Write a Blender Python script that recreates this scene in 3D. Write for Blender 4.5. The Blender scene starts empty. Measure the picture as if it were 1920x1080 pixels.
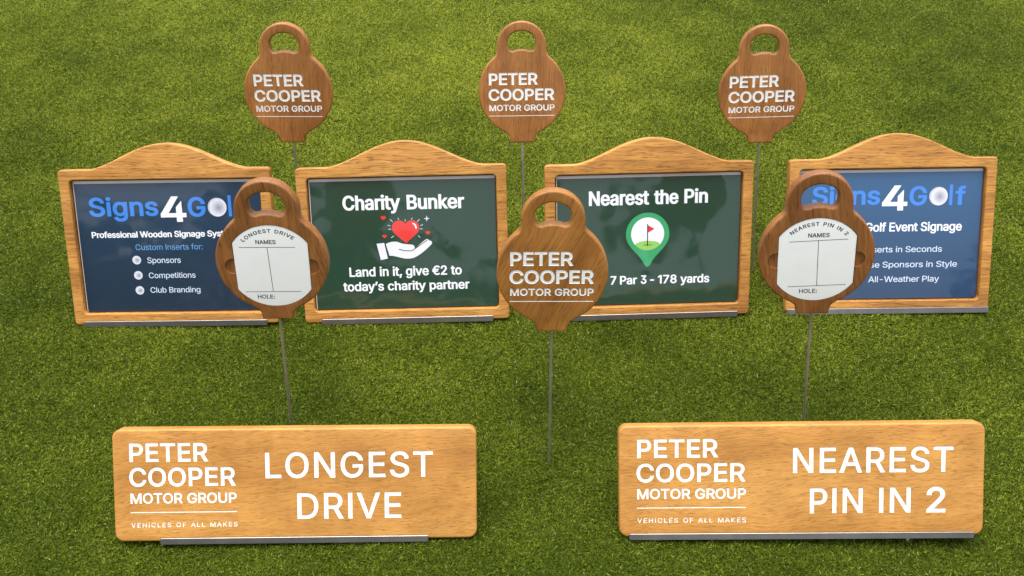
import bpy, bmesh, math, random
import numpy as np
from mathutils import Matrix, Vector
from mathutils.geometry import delaunay_2d_cdt

scene = bpy.context.scene
col = scene.collection
random.seed(7)
rng = np.random.default_rng(11)

# ------------------------------------------------------------------ camera
cam_data = bpy.data.cameras.new('camera')
cam = bpy.data.objects.new('camera', cam_data)
col.objects.link(cam)
cam.location = (0, 0, 0.95)
cam.rotation_euler = (math.radians(90 - 38.3675), 0, 0)
cam_data.sensor_width = 36.0
cam_data.lens = 36.0 * 1680 / 1920
cam_data.clip_start = 0.02
cam_data.clip_end = 600
scene.camera = cam

# ------------------------------------------------------------------ sky and sun (thin bright cloud: wide soft sun)
SUN_EL, SUN_AZ = math.radians(82), math.radians(335)     # azimuth clockwise from +Y (the direction the sun stands in)
world = bpy.data.worlds.new('World')
scene.world = world
world.use_nodes = True
wn, wl = world.node_tree.nodes, world.node_tree.links
wn.clear()
sky = wn.new('ShaderNodeTexSky')
sky.sky_type = 'NISHITA'
sky.sun_disc = False
sky.sun_elevation = SUN_EL
sky.sun_rotation = SUN_AZ
sky.air_density = 1.0
sky.dust_density = 4.0
sky.ozone_density = 1.0
hsv = wn.new('ShaderNodeHueSaturation')
hsv.inputs['Saturation'].default_value = 0.35
bg = wn.new('ShaderNodeBackground')
bg.inputs['Strength'].default_value = 0.15
wo = wn.new('ShaderNodeOutputWorld')
wl.new(sky.outputs[0], hsv.inputs['Color'])
wl.new(hsv.outputs[0], bg.inputs['Color'])
wl.new(bg.outputs[0], wo.inputs['Surface'])
sun_data = bpy.data.lights.new('sun', 'SUN')
sun_data.energy = 1.5
sun_data.angle = math.radians(55)
sun_data.color = (1.0, 0.95, 0.87)
sun = bpy.data.objects.new('sun', sun_data)
col.objects.link(sun)
_d = Vector((math.sin(SUN_AZ) * math.cos(SUN_EL), math.cos(SUN_AZ) * math.cos(SUN_EL), math.sin(SUN_EL)))
sun.rotation_euler = _d.to_track_quat('Z', 'Y').to_euler()
sun.location = _d * 10

vs = scene.view_settings
vs.view_transform = 'Standard'
vs.look = 'None'
vs.exposure = 1.2
vs.gamma = 1.0
vs.use_curve_mapping = False

# ------------------------------------------------------------------ materials
def s2l(r, g, b):
    f = lambda c: c / 12.92 if c <= 0.04045 else ((c + 0.055) / 1.055) ** 2.4
    return (f(r / 255), f(g / 255), f(b / 255), 1.0)

def new_mat(name):
    m = bpy.data.materials.new(name)
    m.use_nodes = True
    nt = m.node_tree
    return m, nt.nodes, nt.links, nt.nodes['Principled BSDF']

def ramp(nodes, stops):
    r = nodes.new('ShaderNodeValToRGB')
    els = r.color_ramp.elements
    while len(els) < len(stops):
        els.new(0.5)
    for e, (p, c) in zip(els, stops):
        e.position = p
        e.color = c if len(c) == 4 else (*c, 1)
    return r

def mix(nodes, links, a, b, fac, mode='MIX'):
    n = nodes.new('ShaderNodeMix')
    n.data_type = 'RGBA'
    n.blend_type = mode
    for sock, v in ((n.inputs[0], fac), (n.inputs[6], a), (n.inputs[7], b)):
        if hasattr(v, 'is_linked'):
            links.new(v, sock)
        else:
            sock.default_value = v
    return n.outputs[2]

def noise(nodes, links, vec, scale, detail=3, rough=0.55, dist=0.0):
    n = nodes.new('ShaderNodeTexNoise')
    n.inputs['Scale'].default_value = scale
    n.inputs['Detail'].default_value = detail
    n.inputs['Roughness'].default_value = rough
    n.inputs['Distortion'].default_value = dist
    links.new(vec, n.inputs['Vector'])
    return n.outputs['Fac']

def wood(name, dark, mid, light, angle, rough=0.45, pore=0.55, figure=1.0, streak=1.0, fine=1.0):
    """Lacquered hardwood; grain runs along object X turned by `angle` degrees in the board's plane."""
    m, N, L, P = new_mat(name)
    tc = N.new('ShaderNodeTexCoord')
    info = N.new('ShaderNodeObjectInfo')
    mul = N.new('ShaderNodeMath'); mul.operation = 'MULTIPLY'; mul.inputs[1].default_value = 37.0
    L.new(info.outputs['Random'], mul.inputs[0])
    add = N.new('ShaderNodeVectorMath'); add.operation = 'ADD'
    rot = N.new('ShaderNodeMapping')
    rot.inputs['Rotation'].default_value = (0, 0, math.radians(-angle))
    L.new(tc.outputs['Object'], rot.inputs['Vector'])
    L.new(rot.outputs[0], add.inputs[0]); L.new(mul.outputs[0], add.inputs[1])
    # slow waviness of the grain
    wob = N.new('ShaderNodeTexNoise'); wob.inputs['Scale'].default_value = 9.0; wob.inputs['Detail'].default_value = 2
    L.new(add.outputs[0], wob.inputs['Vector'])
    ws = N.new('ShaderNodeVectorMath'); ws.operation = 'MULTIPLY_ADD'
    ws.inputs[1].default_value = (0.0, 0.030 * figure, 0.0)
    L.new(wob.outputs['Color'], ws.inputs[0]); L.new(add.outputs[0], ws.inputs[2])
    def st(sx, sy):
        mp = N.new('ShaderNodeMapping'); mp.inputs['Scale'].default_value = (sx * fine, sy * fine, sy * fine)
        L.new(ws.outputs[0], mp.inputs['Vector']); return mp.outputs[0]
    broad = noise(N, L, st(2.2 / fine, 20 / fine), 1.0, 3, 0.5, 0.6)
    band = noise(N, L, st(5, 190), 1.0, 5, 0.68, 0.2)
    fibre = noise(N, L, st(16, 420), 1.0, 4, 0.7)
    pores = noise(N, L, st(55, 620), 1.0, 2, 0.5)
    r1 = ramp(N, [(0.30, dark), (0.50, mid), (0.70, light)])
    s1 = N.new('ShaderNodeMath'); s1.operation = 'MULTIPLY_ADD'; s1.inputs[1].default_value = 0.5
    h1 = N.new('ShaderNodeMath'); h1.operation = 'MULTIPLY_ADD'; h1.inputs[1].default_value = 0.5 * streak; h1.inputs[2].default_value = 0.25 * (1 - streak)
    L.new(band, h1.inputs[0]); L.new(broad, s1.inputs[0]); L.new(h1.outputs[0], s1.inputs[2])
    L.new(s1.outputs[0], r1.inputs[0])
    fr = ramp(N, [(0.34, (0.62, 0.57, 0.50, 1)), (0.52, (1, 1, 1, 1)), (0.70, (1.16, 1.14, 1.08, 1))])
    L.new(fibre, fr.inputs[0])
    c1 = mix(N, L, r1.outputs[0], fr.outputs[0], 0.45 + 0.55 * streak, 'MULTIPLY')
    pr = ramp(N, [(0.57, (0, 0, 0, 1)), (0.66, (1, 1, 1, 1))])
    L.new(pores, pr.inputs[0])
    pm = N.new('ShaderNodeMath'); pm.operation = 'MULTIPLY'; pm.inputs[1].default_value = pore
    L.new(pr.outputs[0], pm.inputs[0])
    c2 = mix(N, L, c1, (dark[0] * 0.55, dark[1] * 0.5, dark[2] * 0.45, 1), pm.outputs[0])
    # handling wear and faint blotches of finish
    bl = noise(N, L, tc.outputs['Object'], 14.0, 4, 0.6, 0.4)
    br = ramp(N, [(0.35, (0.84, 0.81, 0.77, 1)), (0.65, (1.09, 1.08, 1.07, 1))])
    L.new(bl, br.inputs[0])
    c3 = mix(N, L, c2, br.outputs[0], 1.0, 'MULTIPLY')
    L.new(c3, P.inputs['Base Color'])
    rr = N.new('ShaderNodeMath'); rr.operation = 'MULTIPLY_ADD'
    rr.inputs[1].default_value = 0.30; rr.inputs[2].default_value = rough - 0.12
    L.new(fibre, rr.inputs[0]); L.new(rr.outputs[0], P.inputs['Roughness'])
    P.inputs['Specular IOR Level'].default_value = 0.4
    bp = N.new('ShaderNodeBump'); bp.inputs['Strength'].default_value = 0.18; bp.inputs['Distance'].default_value = 0.0006
    bs = N.new('ShaderNodeMath'); bs.operation = 'SUBTRACT'
    L.new(fibre, bs.inputs[0]); L.new(pm.outputs[0], bs.inputs[1])
    L.new(bs.outputs[0], bp.inputs['Height']); L.new(bp.outputs[0], P.inputs['Normal'])
    return m

def paint(name, rgb, rough=0.5, mott=0.06, scale=180):
    m, N, L, P = new_mat(name)
    tc = N.new('ShaderNodeTexCoord')
    n = noise(N, L, tc.outputs['Object'], scale, 4, 0.6)
    lo = tuple(c * (1 - mott * 2) for c in rgb[:3]) + (1,)
    r = ramp(N, [(0.35, lo), (0.6, rgb)])
    L.new(n, r.inputs[0]); L.new(r.outputs[0], P.inputs['Base Color'])
    P.inputs['Roughness'].default_value = rough
    return m

def printed(name, rgb, top=None):
    """Ink under a clear, slightly wavy glossy film."""
    m, N, L, P = new_mat(name)
    tc = N.new('ShaderNodeTexCoord')
    info = N.new('ShaderNodeObjectInfo')
    mul = N.new('ShaderNodeMath'); mul.operation = 'MULTIPLY'; mul.inputs[1].default_value = 19.0
    L.new(info.outputs['Random'], mul.inputs[0])
    add = N.new('ShaderNodeVectorMath'); add.operation = 'ADD'
    L.new(tc.outputs['Object'], add.inputs[0]); L.new(mul.outputs[0], add.inputs[1])
    P.inputs['Base Color'].default_value = rgb
    if top is not None:          # base colour blends from `rgb` to `top` up the sheet
        sep = N.new('ShaderNodeSeparateXYZ'); L.new(tc.outputs['Object'], sep.inputs[0])
        mr = N.new('ShaderNodeMapRange'); mr.inputs['From Min'].default_value = 0.02; mr.inputs['From Max'].default_value = 0.225
        L.new(sep.outputs['Y'], mr.inputs['Value'])
        L.new(mix(N, L, rgb, top, mr.outputs[0]), P.inputs['Base Color'])
    P.inputs['Roughness'].default_value = 0.55
    P.inputs['Coat Weight'].default_value = 1.0
    P.inputs['Coat Roughness'].default_value = 0.07
    P.inputs['Coat IOR'].default_value = 1.5
    b = N.new('ShaderNodeBump'); b.inputs['Strength'].default_value = 1.0; b.inputs['Distance'].default_value = 0.0016
    h = noise(N, L, add.outputs[0], 16.0, 1.5, 0.4, 0.3)
    L.new(h, b.inputs['Height']); L.new(b.outputs[0], P.inputs['Coat Normal'])
    return m

def metal(name, rgb, rough, brushed=True):
    m, N, L, P = new_mat(name)
    P.inputs['Metallic'].default_value = 1.0
    tc = N.new('ShaderNodeTexCoord')
    mp = N.new('ShaderNodeMapping'); mp.inputs['Scale'].default_value = (6, 900, 900)
    L.new(tc.outputs['Object'], mp.inputs['Vector'])
    n = noise(N, L, mp.outputs[0], 1.0, 3, 0.6)
    n2 = noise(N, L, tc.outputs['Object'], 26, 4, 0.65)
    r = ramp(N, [(0.3, tuple(c * 0.72 for c in rgb[:3]) + (1,)), (0.7, rgb)])
    L.new(n2, r.inputs[0]); L.new(r.outputs[0], P.inputs['Base Color'])
    mm = N.new('ShaderNodeMath'); mm.operation = 'MULTIPLY_ADD'; mm.inputs[1].default_value = 0.25; mm.inputs[2].default_value = rough - 0.1
    L.new(n, mm.inputs[0]); L.new(mm.outputs[0], P.inputs['Roughness'])
    return m

def ball_print(name, spots):
    """Photograph of a dimpled golf ball printed on the sheet."""
    m = printed(name, (0.8, 0.8, 0.8, 1))
    N, L = m.node_tree.nodes, m.node_tree.links
    P = N['Principled BSDF']
    tc = N.new('ShaderNodeTexCoord')
    cur = None
    for (cx, cy, r) in spots:
        mp = N.new('ShaderNodeMapping')
        mp.inputs['Location'].default_value = (-(cx + 0.15 * r) / 1000, -(cy - 0.05 * r) / 1000, 0.008)
        L.new(tc.outputs['Object'], mp.inputs['Vector'])
        ln = N.new('ShaderNodeVectorMath'); ln.operation = 'LENGTH'
        L.new(mp.outputs[0], ln.inputs[0])
        mr = N.new('ShaderNodeMapRange'); mr.inputs['From Max'].default_value = r / 1000 * 1.1
        L.new(ln.outputs['Value'], mr.inputs['Value'])
        cr = ramp(N, [(0.0, s2l(140, 142, 156)), (0.40, s2l(188, 190, 200)), (0.78, s2l(226, 227, 234)), (1.0, s2l(186, 190, 208))])
        L.new(mr.outputs[0], cr.inputs[0])
        near = N.new('ShaderNodeMath'); near.operation = 'LESS_THAN'; near.inputs[1].default_value = r / 1000 * 1.4
        L.new(ln.outputs['Value'], near.inputs[0])
        cur = mix(N, L, cur if cur is not None else (0.8, 0.8, 0.82, 1), cr.outputs[0], near.outputs[0])
    vo = N.new('ShaderNodeTexVoronoi'); vo.inputs['Scale'].default_value = 400; vo.inputs['Randomness'].default_value = 0.12
    rot = N.new('ShaderNodeMapping'); rot.inputs['Rotation'].default_value = (0, 0, 0.5)
    L.new(tc.outputs['Object'], rot.inputs['Vector']); L.new(rot.outputs[0], vo.inputs['Vector'])
    dr = ramp(N, [(0.22, (0.50, 0.50, 0.58, 1)), (0.48, (1, 1, 1, 1))])
    L.new(vo.outputs['Distance'], dr.inputs[0])
    L.new(mix(N, L, cur, dr.outputs[0], 0.75, 'MULTIPLY'), P.inputs['Base Color'])
    return m

# ------------------------------------------------------------------ outlines, lettering
GLYPHS = {
    ',': '369;166,-235 269,140 133,140 74,-235',
    '-': '891;224,481 224,369 662,369 662,481',
    '1': '680;390,1000 169,839 169,703 411,881 418,881 418,0 542,0 542,1000',
    '2': '891;765,0 765,111 300,111 300,119 592,426 661,508 686,544 715,594 739,655 745,685 748,755 736,818 720,857 685,909 671,925 621,965 581,986 516,1007 492,1010 417,1013 369,1006 302,986 281,975 226,937 195,906 159,850 150,829 136,785 129,711 250,711 254,759 273,813 288,836 316,864 364,891 392,899 440,903 498,897 524,888 560,869 597,834 611,811 625,774 629,717 626,691 616,654 574,581 460,450 125,93 125,0',
    '3': '891;457,-13 536,-1 584,14 607,25 667,62 700,94 715,111 740,150 750,170 764,213 769,236 773,285 772,308 765,354 758,376 741,417 729,437 701,474 685,490 649,519 628,531 583,552 558,559 505,569 476,570 415,568 415,547 732,905 732,1000 137,1000 137,889 566,889 566,881 308,588 308,487 420,486 486,478 523,466 569,442 582,432 613,398 628,372 642,330 646,268 642,236 626,195 618,183 590,151 567,133 526,114 464,100 430,98 382,101 325,116 299,128 267,152 234,193 223,218 215,259 86,259 92,212 105,170 115,150 138,113 183,66 240,29 261,19 329,-3 377,-11',
    '4': '891;812,207 812,319 213,319 213,326 611,1000 485,1000 78,311 78,207;674,0 674,624 554,624 554,0',
    '7': '891;324,0 768,882 768,1000 122,1000 122,889 636,889 636,881 191,0',
    '8': '891;473,-13 552,-2 600,13 664,45 683,58 731,104 756,140 766,159 780,200 784,221 788,266 783,319 761,384 745,413 714,452 664,492 636,507 591,520 591,525 629,539 664,560 679,573 706,605 718,624 736,662 742,682 749,725 750,748 743,810 730,849 698,901 685,916 639,957 602,979 539,1002 517,1007 445,1013 396,1011 328,996 307,988 249,957 217,931 178,884 167,867 145,810 139,769 142,703 146,682 161,642 171,623 195,588 210,573 242,548 260,539 300,525 300,520 284,517 225,492 199,474 164,439 128,384 115,352 103,284 106,221 116,179 124,159 146,121 189,72 245,33 266,22 337,-2 389,-10;426,97 374,104 315,125 291,140 253,180 236,216 229,243 229,303 241,345 255,371 283,404 333,438 362,450 410,460 479,460 511,454 556,438 606,404 625,383 647,345 653,332 661,288 661,258 653,216 648,204 627,169 608,149 573,125 515,104 482,98;430,570 387,576 338,597 317,612 291,639 269,685 263,711 262,752 273,804 284,826 307,855 349,884 373,894 415,902 475,902 503,897 541,884 582,855 598,836 616,804 627,752 627,724 620,685 597,639 580,620 550,597 502,576 474,571',
    ':': '369;198,-8 217,-4 251,17 264,33 275,60 275,101 269,120 251,144 217,166 198,170 167,168 132,151 117,137 102,111 98,70 102,51 117,25 148,0 167,-7;198,533 217,537 251,558 264,574 275,601 275,642 269,661 251,685 217,707 198,711 167,709 132,692 117,678 102,652 98,611 102,592 117,566 148,541 167,534',
    'A': '943;167,0 374,595 419,729 482,940 456,940 519,731 564,595 776,0 910,0 543,1000 396,1000 32,0;727,279 727,391 216,391 216,279',
    'B': '897;517,1 605,12 655,26 677,35 734,70 763,99 776,114 804,167 819,226 822,268 816,330 812,349 791,399 772,428 739,464 687,497 660,508 619,515 619,524 667,543 711,570 730,587 753,618 775,669 781,700 782,756 780,776 765,833 749,869 713,916 699,929 646,964 604,982 581,988 503,999 118,1000 118,0;245,454 488,454 557,445 587,435 626,413 665,373 680,349 697,297 698,250 689,215 682,199 662,170 648,157 614,135 593,127 543,116 513,113 245,112;245,888 498,887 545,880 566,873 600,855 615,843 637,816 645,801 657,768 660,717 652,677 628,631 610,612 579,589 527,568 498,563 245,561',
    'C': '1003;547,-13 630,-2 670,9 725,32 791,75 820,101 859,145 900,214 914,253 930,316 803,316 790,274 779,248 758,214 723,175 702,158 669,138 620,118 553,105 475,108 427,119 405,127 362,150 341,164 305,197 288,216 259,260 246,284 225,338 217,367 207,430 204,464 207,569 217,632 225,661 246,715 258,739 287,783 304,802 341,836 361,850 404,872 427,881 474,892 539,896 620,883 657,869 702,842 723,825 750,797 779,752 790,727 803,684 930,684 920,727 890,805 870,839 833,886 775,938 742,959 688,985 609,1006 568,1012 489,1012 454,1008 387,993 355,981 295,951 267,932 217,887 194,862 154,805 137,773 109,703 98,666 84,586 80,544 80,455 84,413 98,333 109,296 137,226 154,195 194,138 217,112 267,68 295,49 355,18 387,7 454,-8 489,-12',
    'D': '987;473,1 513,5 589,20 625,31 689,60 719,79 771,122 795,146 835,202 852,233 879,301 889,338 903,416 906,458 906,545 903,587 889,665 879,701 852,769 835,800 796,855 773,880 722,922 693,940 630,970 596,981 523,995 484,999 183,1000 183,888 467,887 498,884 555,873 581,864 628,842 650,828 688,794 705,776 733,733 745,709 765,657 772,628 784,536 781,435 772,374 764,346 745,293 733,269 704,225 686,206 647,173 625,159 575,136 548,127 489,116 456,113 189,112 189,0;118,1000 118,0 245,0 245,1000',
    'E': '823;738,0 738,112 245,112 245,450 699,450 699,562 245,562 245,888 732,888 732,1000 118,1000 118,0',
    'F': '806;245,0 245,435 681,435 681,547 245,547 245,888 726,888 726,1000 118,1000 118,0',
    'G': '1023;562,-12 594,-9 656,3 685,12 740,37 766,52 812,88 833,108 870,153 886,178 912,233 922,263 935,325 939,359 940,503 556,503 556,391 854,391 815,398 815,373 803,303 797,282 768,224 742,191 695,151 678,140 618,116 575,107 502,105 477,108 429,119 406,128 362,150 342,164 305,198 288,217 259,260 246,285 225,338 217,367 207,430 204,464 207,569 217,632 225,662 246,715 258,740 287,784 304,803 340,836 360,850 403,873 425,881 472,892 537,896 594,889 620,881 656,867 700,839 720,822 754,784 775,750 802,685 932,685 923,726 893,801 872,835 836,882 777,935 743,956 689,983 608,1006 565,1011 485,1012 450,1008 384,993 352,981 293,951 265,932 215,887 192,862 153,805 136,773 108,703 98,666 84,586 80,544 80,455 84,413 98,334 108,296 136,227 153,195 193,138 215,113 266,68 294,49 354,19 386,7 455,-8 491,-12',
    'H': '1016;245,0 245,456 771,456 771,0 898,0 898,1000 771,1000 771,568 245,568 245,1000 118,1000 118,0',
    'I': '363;118,0 245,0 245,1000 118,1000',
    'K': '917;448,543 454,542 881,1000 715,1000 343,596 273,513 205,425 205,286;245,0 245,1000 118,1000 118,0;882,0 448,608 369,509 731,0',
    'L': '773;710,0 710,112 245,112 245,1000 118,1000 118,0',
    'M': '1235;240,0 239,646 234,899 220,899 313,631 562,0 672,0 919,633 1008,899 997,899 993,725 991,0 1116,0 1116,1000 936,1000 672,311 604,96 632,96 565,312 298,1000 118,1000 118,0',
    'N': '1029;246,0 246,572 234,892 211,889 349,650 760,0 911,0 911,1000 784,1000 784,383 787,213 796,105 813,108 762,210 713,296 268,1000 118,1000 118,0',
    'O': '1048;561,-12 596,-8 663,7 694,18 754,49 782,68 832,112 855,138 894,195 912,226 940,296 950,333 964,413 968,455 968,544 964,586 950,666 940,703 912,773 894,805 855,862 832,887 782,932 754,951 694,981 663,993 596,1008 561,1012 489,1012 454,1008 387,993 355,981 296,951 268,932 217,887 195,862 155,805 137,773 109,703 98,666 84,586 80,544 80,455 84,413 98,333 109,296 137,226 155,195 195,138 217,112 268,68 296,49 355,18 387,7 454,-8 489,-12;500,105 475,108 428,119 405,127 362,150 342,164 305,197 289,216 259,259 246,283 225,337 217,366 207,430 204,464 204,535 207,569 217,633 225,662 246,716 259,741 289,784 305,803 342,836 362,850 405,873 428,881 475,892 500,895 550,895 575,892 621,881 644,873 687,851 707,837 744,804 760,785 790,741 803,717 824,663 832,633 842,570 845,535 845,464 842,430 832,366 824,337 803,283 790,259 760,215 744,196 707,163 687,149 644,127 621,119 575,108 550,105',
    'P': '874;245,0 245,889 499,886 536,880 584,862 597,854 631,825 648,802 666,762 677,700 677,667 670,620 648,564 631,541 597,512 584,503 537,485 499,479 215,477 215,365 495,366 525,369 581,379 607,387 653,407 674,420 711,449 727,465 755,502 784,564 791,587 803,658 803,709 791,780 784,802 755,864 727,900 711,917 674,945 653,958 607,979 581,986 525,997 495,999 118,1000 118,0',
    'R': '883;245,0 245,889 500,887 538,881 585,864 598,857 632,830 649,808 667,769 678,709 678,676 671,630 649,579 632,557 599,532 585,524 538,509 501,503 189,501 189,389 496,389 582,401 608,408 654,427 675,438 712,465 728,480 756,515 767,534 786,574 802,642 804,667 802,742 793,788 767,851 756,871 729,905 712,921 675,949 655,960 608,980 583,987 526,997 496,999 118,1000 118,0;841,0 595,450 452,450 694,0',
    'S': '878;472,-17 560,-5 586,2 636,21 698,59 716,74 747,107 760,125 781,164 789,184 799,227 802,292 794,344 789,360 767,401 749,426 717,458 640,506 520,549 418,577 358,596 320,611 276,639 257,656 236,686 232,698 226,738 228,764 240,800 270,842 291,859 329,880 390,897 424,901 492,898 514,894 557,880 576,871 610,847 625,833 646,801 654,783 663,743 788,743 778,807 771,826 753,864 714,915 662,956 642,968 576,995 527,1007 446,1013 419,1013 341,1002 293,988 229,956 210,943 161,898 135,862 125,842 110,801 106,779 102,732 103,704 114,653 124,630 152,587 169,569 213,534 238,519 295,492 327,481 481,437 569,408 606,390 645,360 660,343 674,312 679,259 673,231 656,192 648,180 617,149 591,132 546,113 477,98 440,97 389,100 327,115 299,128 252,162 226,196 215,223 205,269 75,269 77,244 94,177 103,157 125,118 139,100 170,68 188,54 251,18 325,-6 380,-15',
    'T': '882;379,888 379,0 505,0 505,888 820,888 820,1000 63,1000 63,888',
    'U': '1017;542,-15 574,-12 634,-1 662,8 714,30 739,44 782,76 802,94 836,135 850,157 874,205 883,230 895,283 898,311 899,1000 772,1000 771,330 769,311 756,256 740,222 708,178 695,166 650,133 615,118 554,104 532,102 464,104 423,112 368,133 351,143 309,178 286,207 261,256 255,273 245,330 244,1000 118,1000 119,311 122,283 134,230 143,205 167,157 181,135 215,94 235,76 278,44 303,30 355,8 384,-1 444,-12 476,-15',
    'V': '943;546,0 910,1000 776,1000 569,405 525,271 461,60 487,60 423,270 378,405 166,1000 32,1000 401,0',
    'W': '1349;453,0 625,635 658,776 687,934 661,934 691,769 723,635 895,0 1042,0 1316,1000 1186,1000 1003,286 960,78 977,78 933,286 746,1000 602,1000 415,286 372,78 387,78 345,286 162,1000 32,1000 305,0',
    'a': '765;332,-16 366,-13 423,2 447,13 487,41 510,64 535,102 544,102 544,0 662,0 661,517 653,579 647,597 625,644 607,669 574,700 524,729 497,739 456,748 381,756 330,752 261,738 228,726 183,701 129,655 107,625 81,572 197,538 208,561 246,605 273,623 316,642 342,647 385,650 438,645 461,638 490,622 519,592 529,574 538,542 540,486 531,470 508,456 491,451 350,432 218,407 152,380 110,348 92,328 73,292 68,278 60,230 60,192 71,136 77,119 104,73 127,48 169,18 186,10 238,-8 275,-15;298,92 276,96 245,107 213,128 200,142 187,166 180,206 182,229 192,258 218,287 234,298 275,315 309,324 455,346 528,364 542,373 541,258 534,220 511,172 493,150 448,115 405,98 372,91',
    'b': '834;477,-15 527,-7 550,-1 595,19 616,31 654,62 671,80 702,120 715,142 738,192 747,218 760,276 767,371 760,466 754,495 738,550 727,575 701,621 687,642 653,679 635,694 594,721 573,732 526,747 502,752 431,755 395,751 350,739 304,711 285,696 232,627 224,627 224,1000 103,1000 103,0 220,0 220,115 232,115 278,53 295,37 327,14 381,-8 414,-14;414,93 362,104 318,128 305,138 271,177 253,209 234,264 222,349 222,396 234,480 253,534 271,565 304,603 317,614 361,637 395,645 452,648 471,645 521,630 550,612 586,576 596,562 621,513 633,476 643,416 643,328 637,287 613,212 586,165 562,140 520,111 471,95',
    'c': '778;423,-16 484,-9 512,-1 553,14 602,42 624,59 654,89 686,134 699,160 713,201 598,230 578,182 563,160 532,130 486,104 458,96 418,91 387,92 331,104 315,111 285,130 248,167 238,181 213,231 201,268 191,327 191,411 197,451 220,525 248,572 272,598 315,629 331,636 367,645 418,648 476,639 501,629 531,611 566,575 579,554 595,515 711,544 696,585 683,610 660,644 622,683 600,700 564,721 511,741 483,748 438,754 352,752 300,740 275,731 230,707 208,693 170,659 153,640 123,596 110,572 89,520 81,492 71,433 68,401 68,336 71,305 81,247 89,219 110,167 123,143 153,100 170,81 208,47 230,32 275,9 300,0 352,-12',
    'd': '834;403,-16 438,-12 483,1 530,29 548,45 603,115 615,115 615,0 731,0 731,1000 611,1000 611,627 602,627 565,680 540,704 497,733 471,744 404,755 333,752 285,740 262,732 220,709 200,694 164,661 148,642 120,599 108,575 88,523 80,495 70,436 68,404 70,306 80,246 88,218 107,166 120,142 148,99 164,80 199,46 219,31 262,8 284,-1 332,-12;383,93 330,104 314,111 272,140 249,165 221,212 197,287 191,328 190,395 201,476 213,513 238,562 248,576 284,612 313,630 364,645 382,648 439,645 473,637 518,614 531,603 564,565 582,534 601,480 612,396 612,349 600,264 581,209 564,177 530,138 517,128 473,104 439,95',
    'e': '794;438,-16 480,-12 555,9 589,24 633,54 681,103 698,132 718,178 601,207 581,168 553,136 537,123 509,108 466,95 442,92 379,93 328,106 297,121 257,152 246,164 217,209 203,244 191,304 189,432 193,466 207,514 240,572 262,596 302,625 317,632 366,646 403,649 457,643 473,638 516,617 540,596 570,558 578,544 597,494 604,457 609,397 664,434 147,434 147,333 730,333 730,381 724,463 716,511 694,574 685,593 653,642 627,670 585,704 523,735 489,745 438,754 348,752 296,740 272,731 226,706 205,691 167,657 151,638 121,594 109,569 88,517 81,489 70,431 68,399 70,304 81,246 89,218 109,167 122,143 152,100 169,81 208,47 230,32 277,9 302,0 357,-12',
    'f': '499;13,746 13,643 448,643 448,746;279,0 279,823 287,876 297,896 320,918 330,923 368,931 422,928 447,921 477,1024 420,1039 353,1041 308,1035 252,1013 228,997 188,955 168,914 161,883 158,0',
    'g': '836;432,-295 505,-287 528,-281 592,-258 629,-236 646,-223 676,-193 689,-177 710,-138 718,-117 729,-70 731,-45 732,746 615,746 615,627 605,627 567,680 551,697 510,726 485,739 440,752 359,755 310,747 286,740 242,721 221,709 182,679 165,661 134,622 120,600 97,552 88,525 75,469 70,439 68,343 75,282 81,254 97,201 108,177 134,134 149,114 183,80 202,65 242,41 264,31 309,17 333,13 403,10 438,13 483,25 529,51 548,66 602,134 612,134 612,-11 607,-60 602,-82 583,-119 570,-134 538,-159 519,-169 478,-183 456,-188 389,-191 357,-188 315,-178 272,-157 254,-144 199,-80 99,-136 131,-184 174,-227 200,-245 246,-268 319,-289 361,-294;383,117 331,127 315,133 273,159 249,182 221,225 214,241 197,295 191,335 190,400 202,480 213,516 238,563 249,577 285,612 314,630 365,645 383,648 440,645 474,637 519,614 532,603 565,566 583,536 602,483 614,401 614,356 602,273 582,222 564,193 531,157 518,148 474,126 440,119',
    'h': '806;224,464 232,513 242,542 264,580 304,617 329,630 369,643 435,646 474,638 492,631 523,611 537,598 559,567 567,550 578,509 581,487 582,0 702,0 702,473 699,524 686,592 678,612 649,664 625,692 580,725 564,733 509,750 468,755 400,752 378,748 337,733 318,723 281,698 265,682 236,642 223,619 201,565 224,565 224,1000 103,1000 103,0 224,0',
    'i': '328;224,0 224,746 103,746 103,0;174,871 192,875 224,894 236,908 246,932 246,968 240,985 224,1006 192,1025 174,1029 146,1028 113,1012 99,1000 86,977 82,940 86,923 99,900 128,878 146,872',
    'k': '748;348,392 362,392 708,746 559,746 237,416 216,416 216,269;224,0 224,1000 103,1000 103,0;731,0 376,450 291,365 578,0',
    'l': '328;103,0 224,0 224,1000 103,1000',
    'm': '1199;224,0 224,468 231,530 247,569 262,590 289,616 332,639 355,646 410,649 458,637 485,622 497,611 518,588 525,574 536,544 538,528 539,0 659,0 660,499 663,525 674,560 699,599 716,615 746,634 795,648 823,650 872,643 887,638 929,615 951,591 960,576 971,541 974,521 974,0 1095,0 1094,526 1089,571 1071,629 1063,646 1031,689 1006,712 962,738 946,745 895,757 858,759 809,755 748,737 721,723 684,696 644,650 630,624 614,579 631,579 619,622 611,642 591,678 579,694 549,722 533,734 496,750 476,755 431,759 390,755 338,739 314,726 280,701 243,656 228,628 211,580 221,580 220,746 103,746 103,0',
    'n': '805;224,464 232,513 242,542 264,580 304,617 329,630 369,643 435,646 474,638 492,631 523,611 537,598 559,567 567,550 578,509 581,487 582,0 702,0 702,473 699,524 685,592 678,612 649,664 624,692 580,725 563,733 509,750 468,755 400,752 378,748 337,733 318,723 281,698 265,682 236,642 223,619 201,565 220,565 219,746 103,746 103,0 224,0',
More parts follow.
